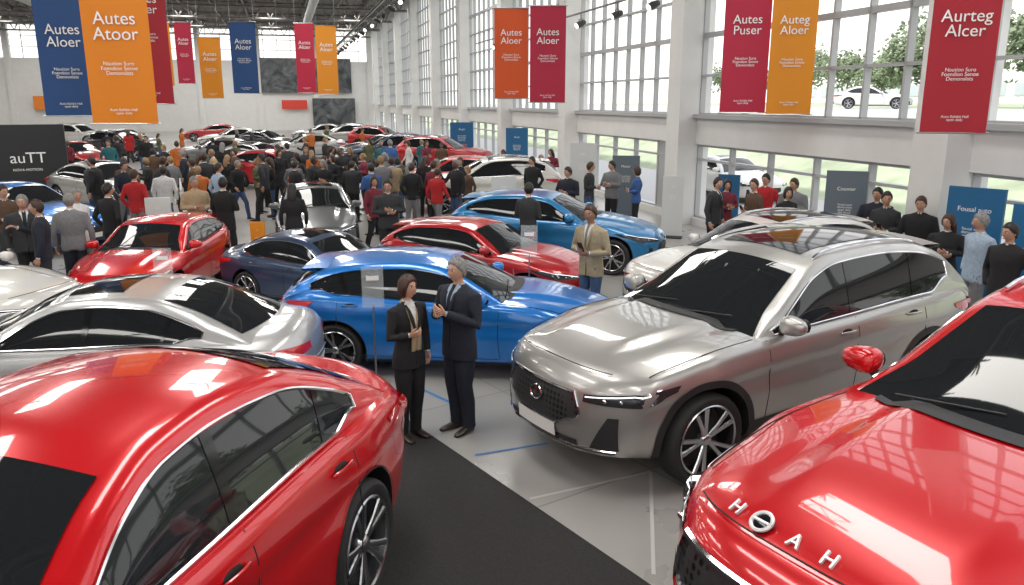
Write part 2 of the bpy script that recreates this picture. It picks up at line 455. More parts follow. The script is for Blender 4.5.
HAT=dict(L=4.3,R=.335,df=.86,dr=3.45,zb=.19,sw=.46,swr=.30,nose=.8,tailsl=.9,k=.42,wb=.905,pf=.20,pr=.16,
 w=[(0,.78),(.1,.83),(.5,.88),(1.0,.90),(2.4,.90),(3.5,.91),(4.0,.89),(4.2,.85),(4.3,.79)],
 zs=[(0,.60),(.03,.66),(.12,.74),(.5,.84),(1.0,.91),(1.4,.945),(2.5,.975),(3.4,1.03),(4.0,1.04),(4.2,1.0),(4.3,.90)],
 zc=[(0,.66),(.03,.72),(.12,.80),(.5,.91),(1.0,.99),(1.4,1.02),(2.2,1.0),(3.4,1.05),(4.0,1.07),(4.2,1.04),(4.3,.95)],
 zt=[(1.18,.93),(1.38,1.05),(1.85,1.29),(2.15,1.41),(2.6,1.46),(3.2,1.44),(3.7,1.35),(3.95,1.23),(4.12,1.10),(4.24,.98)],
 glass=(1.26,2.05,3.68,4.12),side=(1.42,3.88),pillars=[(2.50,.07,3,.05),(3.36,.06,3,.10)],doors=[1.45,2.50,3.38],handles=[2.36,3.24],mir=1.58,
 hl=(.46,.36,[(0,.62),(.6,.63),(1,.73)],[(0,.67),(.6,.74),(1,.79)]),
 tl=(.32,.34,[(0,.82),(.6,.80),(1,.90)],[(0,.92),(.6,.95),(1,.97)]),
 grille=(.33,.57,[(.33,.30),(.45,.46),(.57,.40)],2,.008,(.40,.46,.51),.60),low=(.27,.32,.5),corner=(.30,.52,.58,.70,.06),plz=.38,rpz=.60,spoiler=3.70,dlo=3)
SUV=dict(L=4.75,R=.37,df=.95,dr=3.72,zb=.27,sw=.46,swr=.26,nose=.45,tailsl=.35,k=.36,wb=.91,pf=.20,pr=.12,
 w=[(0,.84),(.1,.88),(.5,.925),(1.0,.95),(2.4,.94),(3.8,.95),(4.4,.93),(4.65,.89),(4.75,.83)],
 zs=[(0,.78),(.03,.86),(.12,.92),(.5,.985),(1.0,1.035),(1.4,1.06),(2.5,1.09),(3.8,1.14),(4.5,1.14),(4.7,1.08),(4.75,.98)],
 zc=[(0,.83),(.03,.91),(.12,.98),(.5,1.06),(1.0,1.12),(1.4,1.14),(2.0,1.12),(3.8,1.16),(4.6,1.15),(4.75,1.02)],
 zt=[(1.22,1.04),(1.42,1.165),(1.9,1.42),(2.25,1.585),(2.6,1.665),(3.2,1.69),(3.7,1.66),(4.15,1.56),(4.42,1.40),(4.60,1.22),(4.70,1.07)],
 glass=(1.30,2.18,4.02,4.58),side=(1.46,4.22),pillars=[(2.66,.08,3,.05),(3.58,.07,3,.06)],doors=[1.55,2.66,3.60],handles=[2.52,3.44],mir=1.66,
 hl=(.50,.30,[(0,.735),(.6,.725),(1,.82)],[(0,.79),(.6,.825),(1,.865)]),
 tl=(.34,.42,[(0,.92),(.6,.90),(1,.98)],[(0,1.0),(.6,1.02),(1,1.03)]),
 grille=(.50,.79,[(.50,.24),(.63,.48),(.79,.42)],4,.010,(),.68),low=(.34,.42,.46),corner=(.38,.64,.56,.74,.12),plz=.45,rpz=.78,clad=.05,rails=(2.4,3.8),lip=True,spoiler=4.10,sunroof=(2.4,3.7))
BIG=dict(SUV); BIG.update(sunroof=None,grille=(.38,.82,[(.38,.34),(.60,.60),(.82,.56)],4,.018,(),None),clad=None,hl=(.64,.40,[(0,.76),(.6,.74),(1,.90)],[(0,.82),(.6,.86),(1,.95)]))
PLAIN=dict(SED); PLAIN.update(sunroof=None)
T_SED=car_template('sedan',SED); T_HAT=car_template('hatch',HAT); T_SUV=car_template('suv',SUV); T_BIG=car_template('bigsuv',BIG); T_PLN=car_template('plainsedan',PLAIN)

carA=place_car('sedan_car',T_PLN,-2.36,3.42,(-.27,-.963),P_RED,(1.18,1.12,1.27))
carB=place_car('suv_car',T_BIG,3.95,4.95,(-.84,-.54),P_RED,(1.38,1.27,1.22))
carC=place_car('suv_car',T_SUV,2.52,8.08,(-.85,-.53),P_SILVER,(1.14,1.10,1.12))
carD=place_car('hatchback_car',T_HAT,-.75,9.92,(1,-.10),P_BLUE,(1.0,1.0,.97))
carE=place_car('sedan_car',T_SED,-4.45,8.05,(-1,-.03),P_SILVERL,1.0)
carF=place_car('hatchback_car',T_HAT,-6.12,13.45,(.03,-1),P_RED,.9)
carG=place_car('sedan_car',T_SED,-2.98,12.75,(.88,-.47),P_DBLUE,.83)
carH=place_car('hatchback_car',T_HAT,-.42,13.38,(.88,-.47),P_RED2,.9)
carI=place_car('hatchback_car',T_HAT,.9,16.2,(.95,-.3),P_TEAL,1.03)
carJ=place_car('suv_car',T_SUV,3.85,12.3,(-.92,-.38),P_WHITE,.92)
carK=place_car('sedan_car',T_SED,-4.6,18.6,(.25,-.97),P_GREY,.95)
place_car('suv_car',T_SUV,-.8,24.5,(-1,-.12),P_WHITE,.98)
place_car('hatchback_car',T_HAT,-2.2,28.0,(-1,-.1),P_RED2,.98)
place_car('sedan_car',T_SED,-12.6,25.0,(.8,-.5),P_SILVER,1)
place_car('hatchback_car',T_HAT,-11.2,18.2,(.9,-.4),P_BLUE,1)
place_car('suv_car',T_SUV,-8.05,10.55,(.95,-.2),P_WHITE,.92)
place_car('hatchback_car',T_HAT,-8.9,31.0,(1,-.2),P_RED2,1)
place_car('sedan_car',T_SED,-7.6,46.5,(-.9,-.3),P_BLACK,1)
place_car('suv_car',T_SUV,-3.2,38.5,(.9,-.3),P_RED2,1)
place_car('suv_car',T_SUV,-12.5,60,(-.9,-.3),P_SILVER,1)
place_car('sedan_car',T_SED,-20,58,(-.9,-.3),P_WHITE,1)
place_car('sedan_car',T_SED,-16,53,(.9,-.3),P_BLACK,1)
place_car('hatchback_car',T_HAT,-26,55,(.9,-.2),P_GREY,1)
place_car('suv_car',T_SUV,-29,49,(.9,-.2),P_BLACK,1)
place_car('sedan_car',T_SED,-20.5,38,(.8,-.5),P_RED2,1)
place_car('sedan_car',T_SED,-15.5,42,(-.9,-.2),P_GREY,1)
place_car('sedan_car',T_SED,-22,31,(.8,-.5),P_RED2,1)
place_car('suv_car',T_SUV,-32,60,(.9,-.2),P_WHITE,1)
place_car('sedan_car',T_SED,-16,68,(-.9,-.2),P_SILVERL,1)
place_car('sedan_car',T_SED,-25,68,(-.9,-.2),P_RED2,1)
place_car('suv_car',T_SUV,-6.2,41.0,(-.95,-.2),P_DBLUE,1)
place_car('sedan_car',T_SED,-12.2,47.5,(-.9,-.3),P_SILVERL,1)
place_car('suv_car',T_SUV,-22,46,(.9,-.3),P_BLACK,1)
place_car('sedan_car',T_SED,-11.5,37.0,(.9,-.35),P_GREY,1)
place_car('suv_car',T_SUV,-8.6,54,(.9,-.3),P_RED2,1)

def text(name,body,parent,loc,size,m,rot=(pi/2,0,0),align='CENTER',ext=.002):
    c=bpy.data.curves.new(name,'FONT'); c.body=body; c.size=size; c.align_x=align; c.extrude=ext; c.space_line=.85
    c.materials.append(m); o=bpy.data.objects.new(name,c); COL.objects.link(o)
    o.location=loc; o.rotation_euler=rot; o.parent=parent; return o
# badge letters on the leading edge of the near red car's bonnet
T=T_BIG
for ch,yy in (('H',-.40),('A',-.09),('H',.06)):
    dn=.09; z=T['hoodz'](dn,yy); xx=4.75/2-T['md'](dn,yy,z)
    text('letter',ch,carB,(xx,yy,z+.010),.085,M_BADGE,(math.radians(34),0,pi/2+.35*yy),ext=.007)
bb=MB(); bb.ell((0,0,0),(.012,.048,.048),0,24,12); bb.tube([(.012,.042*math.cos(a),.042*math.sin(a)) for a in lin(0,2*pi,25)],.008,1,n=6,cap=False); bb.tube([(.014,-.034,0),(.014,.034,0)],.007,1,n=6)
z=T['hoodz'](.11,-.25); obj('badge',bb.mesh('badge',[M_GLOSSB,M_BADGE]),(4.75/2-T['md'](.11,-.25,z),-.25,z+.014),parent=carB,rot=(0,-1.0,0))

# ------------------------------------------------------------------ hall frame
AX=(-.2723,.9622); LX=(-.9622,-.2723); REF=(4.17,23.96)
def hp(k,m,z): return (REF[0]+AX[0]*k+LX[0]*m, REF[1]+AX[1]*k+LX[1]*m, z)
def hbox(b,k0,k1,m0,m1,z0,z1,mt=0):
    vs=[hp(k,m,z) for k in(k0,k1) for m in (m0,m1) for z in (z0,z1)]
    b.add(vs,[(0,1,3,2),(4,6,7,5),(0,4,5,1),(2,3,7,6),(0,2,6,4),(1,5,7,3)],mt)
M_WALL=mat('white_plaster',(.68,.68,.67),.7,noise=.03,nscale=2)
M_FRAME=mat('window_frame',(.40,.41,.42),.4)
M_STEEL=mat('painted_steel',(.20,.19,.18),.5,.3)
M_ROOF=mat('roof_deck',(.17,.155,.145),.8,noise=.2,nscale=3)
M_CARPET=mat('black_carpet',(.022,.021,.021),.95,noise=.3,nscale=60,bump=.2)
def floor_mat():
    m=mat('polished_concrete',(.5,.5,.49),.22,0,0); nt=m.node_tree;b=nt.nodes['Principled BSDF']
    tc=nt.nodes.new('ShaderNodeTexCoord')
    mp=nt.nodes.new('ShaderNodeMapping'); mp.inputs['Rotation'].default_value=(0,0,-.6)
    br=nt.nodes.new('ShaderNodeTexBrick'); br.offset=0; br.inputs['Scale'].default_value=.5
    br.inputs['Color1'].default_value=(.385,.375,.36,1); br.inputs['Color2'].default_value=(.35,.345,.33,1); br.inputs['Mortar'].default_value=(.24,.235,.23,1)
    br.inputs['Mortar Size'].default_value=.005; br.inputs['Brick Width'].default_value=1.2; br.inputs['Row Height'].default_value=1.2
    n=nt.nodes.new('ShaderNodeTexNoise'); n.inputs['Scale'].default_value=1.3; n.inputs['Detail'].default_value=6
    mx=nt.nodes.new('ShaderNodeMixRGB'); mx.blend_type='MULTIPLY'; mx.inputs[0].default_value=.25
    mr=nt.nodes.new('ShaderNodeMapRange'); mr.inputs[3].default_value=.2; mr.inputs[4].default_value=.42
    nt.links.new(tc.outputs['Object'],mp.inputs['Vector']); nt.links.new(mp.outputs[0],br.inputs['Vector']); nt.links.new(tc.outputs['Object'],n.inputs['Vector'])
    nt.links.new(br.outputs['Color'],mx.inputs[1]); nt.links.new(n.outputs['Fac'],mx.inputs[2]); nt.links.new(mx.outputs[0],b.inputs['Base Color'])
    nt.links.new(n.outputs['Fac'],mr.inputs[0]); nt.links.new(mr.outputs[0],b.inputs['Roughness']); return m
b=MB(); hbox(b,-40,75,0,50,-.2,0); obj('floor',b.mesh('floor',[floor_mat()],0))
b=MB(); cp=[(-1.29,8.1),(.954,4.88),(2.3,2.87),(2.3,-6),(-7,-6),(-7,4),(-3.2,8.1)]
n=len(cp); b.add([(x,y,.006) for x,y in cp]+[(x,y,.0) for x,y in cp],[tuple(range(n))]+[(i,(i+1)%n,(i+1)%n+n,i+n) for i in range(n)],0)
obj('carpet',b.mesh('carpet',[M_CARPET],0))
def strip(b,p,q,w_,z,m=0):
    p=Vector(p+(0,));q=Vector(q+(0,)); t=(q-p).normalized(); u=Vector((-t.y,t.x,0))*w_/2
    b.add([(p-u).to_tuple()[:2]+(z,),(p+u).to_tuple()[:2]+(z,),(q+u).to_tuple()[:2]+(z,),(q-u).to_tuple()[:2]+(z,)],[(0,1,2,3)],m)
b=MB(); strip(b,(-.35,6.95),(.35,7.22),.035,.004); strip(b,(-.6,8.2),(-1.2,8.9),.04,.004)
obj('floor_tape',b.mesh('tape',[mat('blue_tape',(.05,.20,.48),.5)],0))
b=MB(); strip(b,(.15,6.1),(1.25,6.6),.03,.004); strip(b,(1.25,6.6),(1.0,5.0),.03,.004)
obj('floor_tape',b.mesh('tape',[mat('white_tape',(.50,.50,.49),.5)],0))
b=MB(); hbox(b,-40,75,0,50,11.5,11.7); obj('ceiling',b.mesh('ceiling',[M_ROOF],0))

# right wall
cols=[-38.2+9*i for i in range(13)]
b=MB()
hbox(b,-40,75,-.35,0,2.15,2.9); hbox(b,-40,75,-.35,0,0,.2); hbox(b,-40,75,-.35,0,10.9,11.5)
hbox(b,-40,75,-.1,.12,2.82,2.92,1)
obj('wall_right',b.mesh('wall_right',[M_WALL,M_FRAME],0))
wi=1
for i,c in enumerate(cols):
    b=MB(); hbox(b,c-.36,c+.36,-.4,.5,0,11.5); obj('column',b.mesh('column',[M_WALL],0))
    k0=c+.36;k1=(cols[i+1]-.36) if i+1<len(cols) else 75
    b=MB(); nm=8
    for j in range(nm+1):
        kk=k0+(k1-k0)*j/nm; t=.06
        hbox(b,kk-t/2,kk+t/2,-.22,-.08,2.9,10.9)
    for z in (2.93,3.9,4.9,5.9,6.9,7.9,8.9,9.9,10.87):
        t=.12 if z in (4.9,7.9) else .06
        hbox(b,k0,k1,-.22,-.08,z-t/2,z+t/2)
    obj('window_%d'%wi,b.mesh('win',[M_FRAME],0)); wi+=1
    b=MB()
    for j in range(6):
        kk=k0+(k1-k0)*j/5; hbox(b,kk-.04,kk+.04,-.22,-.08,.2,2.15)
    for z in (.23,1.75,2.12): hbox(b,k0,k1,-.22,-.08,z-.03,z+.03)
    if i%2==0: hbox(b,k0,k0+(k1-k0)*.2,-.2,-.1,.2,2.15)
    obj('window_%d'%wi,b.mesh('win',[M_FRAME],0)); wi+=1
b=MB(); hbox(b,75,75.4,0,50,0,7.7); hbox(b,75,75.4,0,50,11.0,11.5)
for i in range(9): hbox(b,74.8,75.4,i*6.2,i*6.2+.6,0,11.5)
obj('wall_far',b.mesh('wall_far',[M_WALL],0))
b=MB()
for i in range(34): hbox(b,75.1,75.25,i*1.5,i*1.5+.07,7.7,11)
for z in (8.8,9.9): hbox(b,75.1,75.25,0,50,z,z+.07)
obj('window_%d'%wi,b.mesh('win',[M_FRAME],0)); wi+=1
b=MB(); hbox(b,-40,75,50,50.4,0,11.5); obj('wall_left',b.mesh('wl',[M_WALL],0))
b=MB(); hbox(b,-40.4,-40,0,50,0,3); hbox(b,-40.4,-40,0,50,9.5,11.5)
for i in range(9): hbox(b,-40.4,-39.9,i*6.2,i*6.2+.5,0,11.5)
for i in range(26): hbox(b,-40.2,-40.1,i*2,i*2+.1,3,9.5)
for z in (4.6,6.2,7.8): hbox(b,-40.2,-40.1,0,50,z,z+.1)
obj('wall_near',b.mesh('wn',[M_WALL],0))
# trusses
def beam(b,p,q,r,m=0): b.tube([p,q],r,m,n=4)
b=MB()
zt_,zb_=11.35,10.15; N=40; m0,m1=.5,49.5
for y in (-.35,.35): beam(b,(y,m0,zt_),(y,m1,zt_),.08)
beam(b,(0,m0,zb_),(0,m1,zb_),.09)
for j in range(N):
    a=m0+(m1-m0)*j/N; c=m0+(m1-m0)*(j+.5)/N; d=m0+(m1-m0)*(j+1)/N
    for y in (-.35,.35):
        beam(b,(y,a,zt_),(0,c,zb_),.04); beam(b,(0,c,zb_),(y,d,zt_),.04)
tr=b.mesh('roof_truss',[M_STEEL],0)
ang=math.atan2(AX[1],AX[0])
for k in [-28,-19,-10,-1,8,17,26,35,44,53,62,71]:
    p=hp(k,0,0); obj('roof_truss',tr,p,ang)
b=MB()
for m in range(3,50,5):
    hbox(b,-40,75,m-.06,m+.06,11.1,11.45)
    hbox(b,-40,75,m+2.4,m+2.48,10.9,11.0)
obj('roof_purlins',b.mesh('purlins',[M_STEEL],0))
b=MB()
for m in (8,26,42): b.tube([hp(-38,m,9.7),hp(74,m,9.7)],.3,0,n=16)
obj('air_duct',b.mesh('duct',[mat('duct_metal',(.4,.4,.4),.4,.6)]))
for k in (-30,-14,2,18,34,50,66):
    for m in (4,11,18,26,34,43):
        l=bpy.data.lights.new('ceiling_light','AREA'); l.shape='RECTANGLE'; l.size=1.6; l.size_y=9; l.energy=430; l.color=(1,.965,.91)
        o=bpy.data.objects.new('ceiling_light',l); COL.objects.link(o); o.location=hp(k,m,10.6)
        o.rotation_euler=(0,0,ang-pi/2)
# lighting truss on the right with spot heads
b=MB()
for (mm,zz) in ((5.4,7.6),(5.8,7.6),(5.6,7.95)): b.tube([hp(-14,mm,zz),hp(70,mm,zz)],.03,0,n=6)
for j in range(84):
    kk=-14+j
    for mm in (5.4,5.8): b.tube([hp(kk,mm,7.6),hp(kk+.5,5.6,7.95)],.014,0,n=4); b.tube([hp(kk+.5,5.6,7.95),hp(kk+1,mm,7.6)],.014,0,n=4)
for j in range(10): b.tube([hp(-12+9*j,5.6,7.95),hp(-12+9*j,5.6,11.4)],.012,0,n=4)
obj('lighting_truss',b.mesh('lt',[mat('black_steel',(.06,.06,.06),.4,.5)]))
sb=MB(); sb.tube([(0,0,0),(0,0,-.18)],.015,0,n=6); sb.tube([(0,-.12,-.34),(0,-.13,-.18),(0,.13,-.18),(0,.12,-.34)],.012,0,n=6)
sb.tube([(-.16,0,-.26),(-.05,0,-.30),(.16,0,-.40)],[.07,.10,.11],0,n=16); sb.tube([(.161,0,-.40),(.168,0,-.404)],.095,1,n=16)
sm_=sb.mesh('spotlight',[mat('spot_housing',(.03,.03,.03),.5),mat('spot_lens',(1,.95,.85),.2,emit=2)])
for j in range(30):
    obj('spotlight',sm_,hp(-12+2.7*j,5.6,7.56),random.uniform(0,6.28))
b=MB(); b.tube([hp(-4.6,.62,6.15),hp(20,.62,6.15)],.035,0,n=8)
obj('lighting_bar',b.mesh('lb',[M_STEEL]))
for k in (-3.8,-1.0,1.5,4.6,6.6,9.2,12.5,16): obj('spotlight',sm_,hp(k,.62,6.12),ang+pi/2+random.uniform(-.6,.6))

# ------------------------------------------------------------------ outside
M_ROAD=mat('asphalt',(.42,.42,.43),.9); M_GRASS=mat('lawn',(.34,.39,.27),.95,noise=.2,nscale=.8)
b=MB(); prof=[(-.36,-.02),(-7,-.02),(-14,2.6),(-20,2.75)]
for i in range(3): b.add([hp(-60,prof[i][0],prof[i][1]),hp(110,prof[i][0],prof[i][1]),hp(110,prof[i+1][0],prof[i+1][1]),hp(-60,prof[i+1][0],prof[i+1][1])],[(0,1,2,3)],0 if i!=1 else 1)
b.add([hp(-60,-20,2.75),hp(110,-20,2.75),hp(110,-31,2.8),hp(-60,-31,2.8)],[(0,1,2,3)],0)
b.add([hp(-60,-31,2.8),hp(110,-31,2.8),hp(110,-120,3.2),hp(-60,-120,3.2)],[(0,1,2,3)],1)
b.add([hp(75.5,-.36,-.02),hp(160,-.36,-.02),hp(160,80,-.02),hp(75.5,80,-.02)],[(0,1,2,3)],0)
obj('outdoor_ground',b.mesh('og',[M_ROAD,M_GRASS],0))
M_LEAF=mat('foliage',(.20,.25,.15),.8,noise=.35,nscale=2.5); M_BARK=mat('bark',(.22,.18,.14),.9)
def tree_mesh(seed,h):
    r=random.Random(seed); b=MB()
    b.tube([(0,0,0),(.05,.02,h*.25),(-.03,.08,h*.5)],[.16,.12,.08],1,n=8)
    for i in range(5):
        a=r.uniform(0,6.28); b.tube([(0,0,h*.35),(math.cos(a)*h*.15,math.sin(a)*h*.15,h*.6)],[.07,.03],1,n=6)
    for i in range(1300):
        a=r.uniform(0,6.28); q=r.uniform(.35,1); z=r.uniform(-1,1); rad=math.sqrt(max(0,1-z*z))*q
        lump=1+.22*math.sin(3*a+seed)+.15*math.sin(5*z+seed)
        c=Vector((math.cos(a)*rad*h*.42*lump,math.sin(a)*rad*h*.42*lump,h*.60+z*h*.34*q*lump))
        R_=Matrix.Rotation(r.uniform(0,6.28),3,Vector((r.random(),r.random(),r.random()+.1)).normalized())
        s=r.uniform(.16,.32); b.add([c+R_@Vector(v)*s for v in ((-1,0,0),(0,-.6,.2),(1,0,0),(0,.6,.2),(0,0,.6))],[(0,1,4),(1,2,4),(2,3,4),(3,0,4),(0,1,2,3)],0)
    return b.mesh('tree',[M_LEAF,M_BARK],0)
TM=[tree_mesh(1,7.0),tree_mesh(2,8.2),tree_mesh(3,5.6)]
for j in range(12):
    k=-30+5.6*j+random.uniform(-1.5,1.5); m=-random.uniform(35,41); obj('tree',TM[j%3],hp(k,m,2.8),random.uniform(0,6))
for j in range(12):
    k=-28+11.5*j+random.uniform(-1.5,1.5); m=-random.uniform(50,60); obj('tree',TM[(j+1)%3],hp(k,m,2.8),random.uniform(0,6))
for (k,m,T_,P_,hd) in ((23,-26.5,T_SED,P_WHITE,(.9,-.4)),(6,-25,T_HAT,P_SILVERL,(.6,-1))):
    c1=place_car('parked_car',T_,hp(k,m,0)[0],hp(k,m,0)[1],hd,P_,1); c1.location.z=2.78
p=hp(3,-4.5,0); c1=place_car('parked_car',T_SED,p[0],p[1],(.27,-.96),P_WHITE,1); c1.location.z=-.02
b=MB(); hbox(b,-40,110,-95,-80,2.5,6.5,0)
for j in range(50): hbox(b,-39+3*j,-37.4+3*j,-80,-79.9,4,5.6,1)
obj('outdoor_building',b.mesh('ob',[mat('facade',(.70,.70,.69),.8),mat('facade_glass',(.45,.5,.53),.3)],0))

# ------------------------------------------------------------------ banners
M_TXT=mat('white_print',(.80,.80,.80),.6); M_POLE=mat('pole_metal',(.5,.5,.5),.3,1)
BCOL={'blue':mat('banner_blue',(.010,.060,.20),.6),'orange':mat('banner_orange',(.66,.20,.004),.6),'pink':mat('banner_crimson',(.42,.010,.045),.6),
 'red':mat('banner_red',(.36,.008,.022),.6),'tang':mat('banner_tangerine',(.62,.08,.008),.6),'yellow':mat('banner_amber',(.66,.24,.008),.6)}
def banner(x,y,zbot,w_,h_,col,rz,word='Autes\nAloer',top=None,hy=.70):
    b=MB(); rows=[]
    for i in range(13):
        v=i/12; rows.append([(w_*(u-.5),.012*math.sin(u*5+v*3),h_*v) for u in lin(0,1,9)])
    b.grid(rows,0); b.grid([[(p[0],p[1]+.006,p[2]) for p in r] for r in rows],0)
    b.tube([(-w_/2-.04,0,0),(w_/2+.04,0,0)],.012,1,n=8); b.tube([(-w_/2-.04,0,h_),(w_/2+.04,0,h_)],.018,1,n=8)
    tp=(top or 11.2)-zbot
    for sx in (-1,1): b.tube([(sx*w_*.45,0,h_),(sx*w_*.45,0,tp)],.006,1,n=4)
    o=obj('hanging_banner',b.mesh('banner',[BCOL[col],M_POLE]),(x,y,zbot),rz)
    text('headline',word,o,(0,-.03,h_*hy),w_*.27,M_TXT)
    text('lines','Naution Suro\nFoendion Senoe\nDemonslats',o,(0,-.03,h_*(hy-.22)),w_*.085,M_TXT,ext=0)
    text('footer','Auto Exhibit Hall\nopen daily',o,(0,-.03,h_*.07),w_*.06,M_TXT,ext=0)
banner(-8.72,16.2,2.97,1.02,3.1,'blue',.12,hy=.50)
banner(-6.62,13.95,2.88,1.08,3.0,'orange',.1,'Autes\nAtoor',hy=.54)
banner(-7.62,17.3,3.2,.9,2.9,'red',.5)
banner(6.02,11.1,2.83,.82,2.9,'red',-.25,'Aurteg\nAlcer',hy=.50)
banner(4.62,16.4,3.03,.88,3.1,'pink',-.2,'Autes\nPuser',hy=.55)
banner(5.44,16.1,3.0,.84,3.1,'yellow',-.2,'Auteg\nAloer',hy=.55)
banner(-.02,23.4,3.33,.95,2.45,'tang',-.05)
banner(1.0,23.2,3.22,1.0,2.6,'pink',-.05)
banner(-14.4,39.5,3.4,1.0,2.8,'yellow',.1)
banner(-11.7,36.2,3.6,1.1,3.0,'blue',.1)
banner(-11.1,44.5,3.7,1.0,3.6,'pink',.1)
banner(-9.5,42.5,3.6,1.05,3.4,'yellow',.1)
banner(-15.0,38.0,4.05,.75,2.7,'pink',.1)
banner(-16.6,39.6,4.0,.7,2.9,'yellow',.1)

def rock_mat():
    m=mat('dark_photo_print',(.1,.1,.1),.5); nt=m.node_tree;b=nt.nodes['Principled BSDF']
    tc=nt.nodes.new('ShaderNodeTexCoord'); n=nt.nodes.new('ShaderNodeTexNoise'); n.inputs['Scale'].default_value=.6; n.inputs['Distortion'].default_value=1.5; n.inputs['Detail'].default_value=8
    r=nt.nodes.new('ShaderNodeValToRGB'); r.color_ramp.elements[0].position=.35; r.color_ramp.elements[0].color=(.015,.02,.025,1); r.color_ramp.elements[1].position=.7; r.color_ramp.elements[1].color=(.16,.17,.18,1)
    nt.links.new(tc.outputs['Object'],n.inputs['Vector']); nt.links.new(n.outputs['Fac'],r.inputs['Fac']); nt.links.new(r.outputs['Color'],b.inputs['Base Color']); return m
b=MB(); hbox(b,74.6,74.78,2.5,12.5,4.2,8.0); hbox(b,74.6,74.78,2.2,7.0,.5,3.6); obj('wall_mural',b.mesh('mural',[rock_mat()],0))
b=MB(); hbox(b,74.5,74.58,7.6,10.4,2.4,3.4); obj('wall_sign',b.mesh('sign',[mat('sign_red',(.6,.05,.03),.5)],0))
b=MB(); hbox(b,74.5,74.58,32,35.5,2.4,3.8); obj('wall_sign',b.mesh('sign',[mat('sign_orange',(.75,.22,.02),.5)],0))
b=MB(); b.box((0,0,1.25),(4.6,.3,2.5),0); b.box((0,-.3,.05),(5,1.2,.1),1)
o=obj('exhibition_booth_wall',b.mesh('booth',[mat('booth_black',(.012,.013,.016),.4),M_PLAST],0),(-17.3,26.6,0),.45)
text('logo','auTT',o,(1.15,-.17,1.25),.5,M_TXT); text('logo_small','NOVA MOTION',o,(1.1,-.17,.98),.12,M_TXT)
def stand(x,y,w_,h_,m,rz,tx):
    b=MB(); b.box((0,0,h_/2+.03),(w_,.06,h_-.06),0); b.box((0,0,.015),(w_*1.05,.3,.03),1)
    o=obj('information_stand',b.mesh('stand',[m,M_PLAST],0),(x,y,0),rz)
    text('heading',tx,o,(0,-.035,h_*.82),w_*.13,M_TXT); text('copy','fousal auto\ndemonslats\nopen daily\nhall three',o,(0,-.035,h_*.68),w_*.08,M_TXT,ext=0)
MS1=mat('stand_grey_blue',(.11,.14,.17),.5); MS2=mat('stand_blue',(.01,.11,.26),.5); MS3=mat('stand_white',(.6,.62,.62),.5)
stand(6.22,14.85,.72,2.0,MS1,-.35,'Counter')
stand(6.95,11.9,.8,2.0,MS2,-.9,'Fousal auto')
stand(7.0,10.55,.6,1.9,MS2,-1.0,'Amioxa')
stand(3.15,22.2,.75,1.8,MS1,-.2,'Motor')
stand(2.2,24.9,.8,2.0,MS3,-.2,'Info'); stand(-.2,19.2,.6,1.5,MS3,.1,'Info'); stand(-7.4,16.6,.5,1.3,MS3,.2,'Info'); stand(3.9,19.3,.5,1.5,MS3,-.3,'Info')
stand(5.05,18.6,.5,1.6,MS2,-.5,'Expo'); stand(.2,33,.9,2.2,MS2,0,'Auto'); stand(-2.6,42,1.2,2.2,MS2,0,'Auto')
stand(-5.0,15.5,.28,.95,BCOL['yellow'],0,'S')
M_ACR=mat('acrylic',(.75,.8,.82),.1,spec=.6); M_ACR.node_tree.nodes['Principled BSDF'].inputs['Alpha'].default_value=.22
def pstand(x,y,rz,h_=1.35):
    b=MB(); b.box((0,0,.01),(.3,.3,.02),1); b.tube([(0,0,.02),(0,0,h_-.4)],.010,1,n=8); b.box((0,-.02,h_-.2),(.24,.010,.46),0); b.box((0,-.028,h_-.10),(.14,.004,.05),2)
    obj('price_stand',b.mesh('ps',[M_ACR,M_POLE,M_TXT],0),(x,y,0),rz)
pstand(-1.55,8.62,.2,1.45); pstand(.25,11.3,-.2,1.5); pstand(-4.6,10.3,.1)

# ------------------------------------------------------------------ people
SK=[mat('skin_a',(.45,.25,.17),.5),mat('skin_b',(.34,.18,.11),.5),mat('skin_c',(.50,.29,.20),.5),mat('skin_d',(.12,.06,.04),.5)]
HR=[mat('hair_black',(.012,.010,.009),.55,bump=.5,nscale=60),mat('hair_brown',(.04,.02,.011),.55,bump=.5,nscale=60),mat('hair_grey',(.20,.195,.19),.6,noise=.35,nscale=40,bump=.5),mat('hair_auburn',(.045,.018,.010),.5,noise=.3,nscale=40,bump=.5),mat('hair_blond',(.24,.15,.07),.55)]
def cl(n,c): return mat('cloth_'+n,c,.85,noise=.14,nscale=25,bump=.12)
CT=dict(black=cl('black',(.010,.010,.012)),navy=cl('navy',(.010,.013,.025)),char=cl('charcoal',(.025,.027,.03)),grey=cl('grey',(.16,.16,.17)),white=cl('white',(.58,.58,.57)),
 beige=cl('beige',(.36,.27,.17)),khaki=cl('khaki',(.32,.26,.17)),red=cl('red',(.38,.012,.016)),blue=cl('blue',(.03,.09,.26)),denim=cl('denim',(.04,.08,.17)),brown=cl('brown',(.09,.05,.03)),
 orange=cl('orange',(.46,.12,.02)),teal=cl('teal',(.02,.12,.14)),olive=cl('olive',(.08,.09,.04)),lblue=cl('light_blue',(.30,.38,.48)),wine=cl('wine',(.15,.015,.03)))
M_SHOE=mat('shoe_leather',(.03,.02,.015),.35); M_EYE=mat('eye_dark',(.015,.012,.01),.2); M_LIP=mat('lips',(.36,.11,.09),.5); M_EYEW=mat('eye_white',(.60,.57,.55),.3); M_PHONE=mat('handheld',(.02,.02,.025),.2)

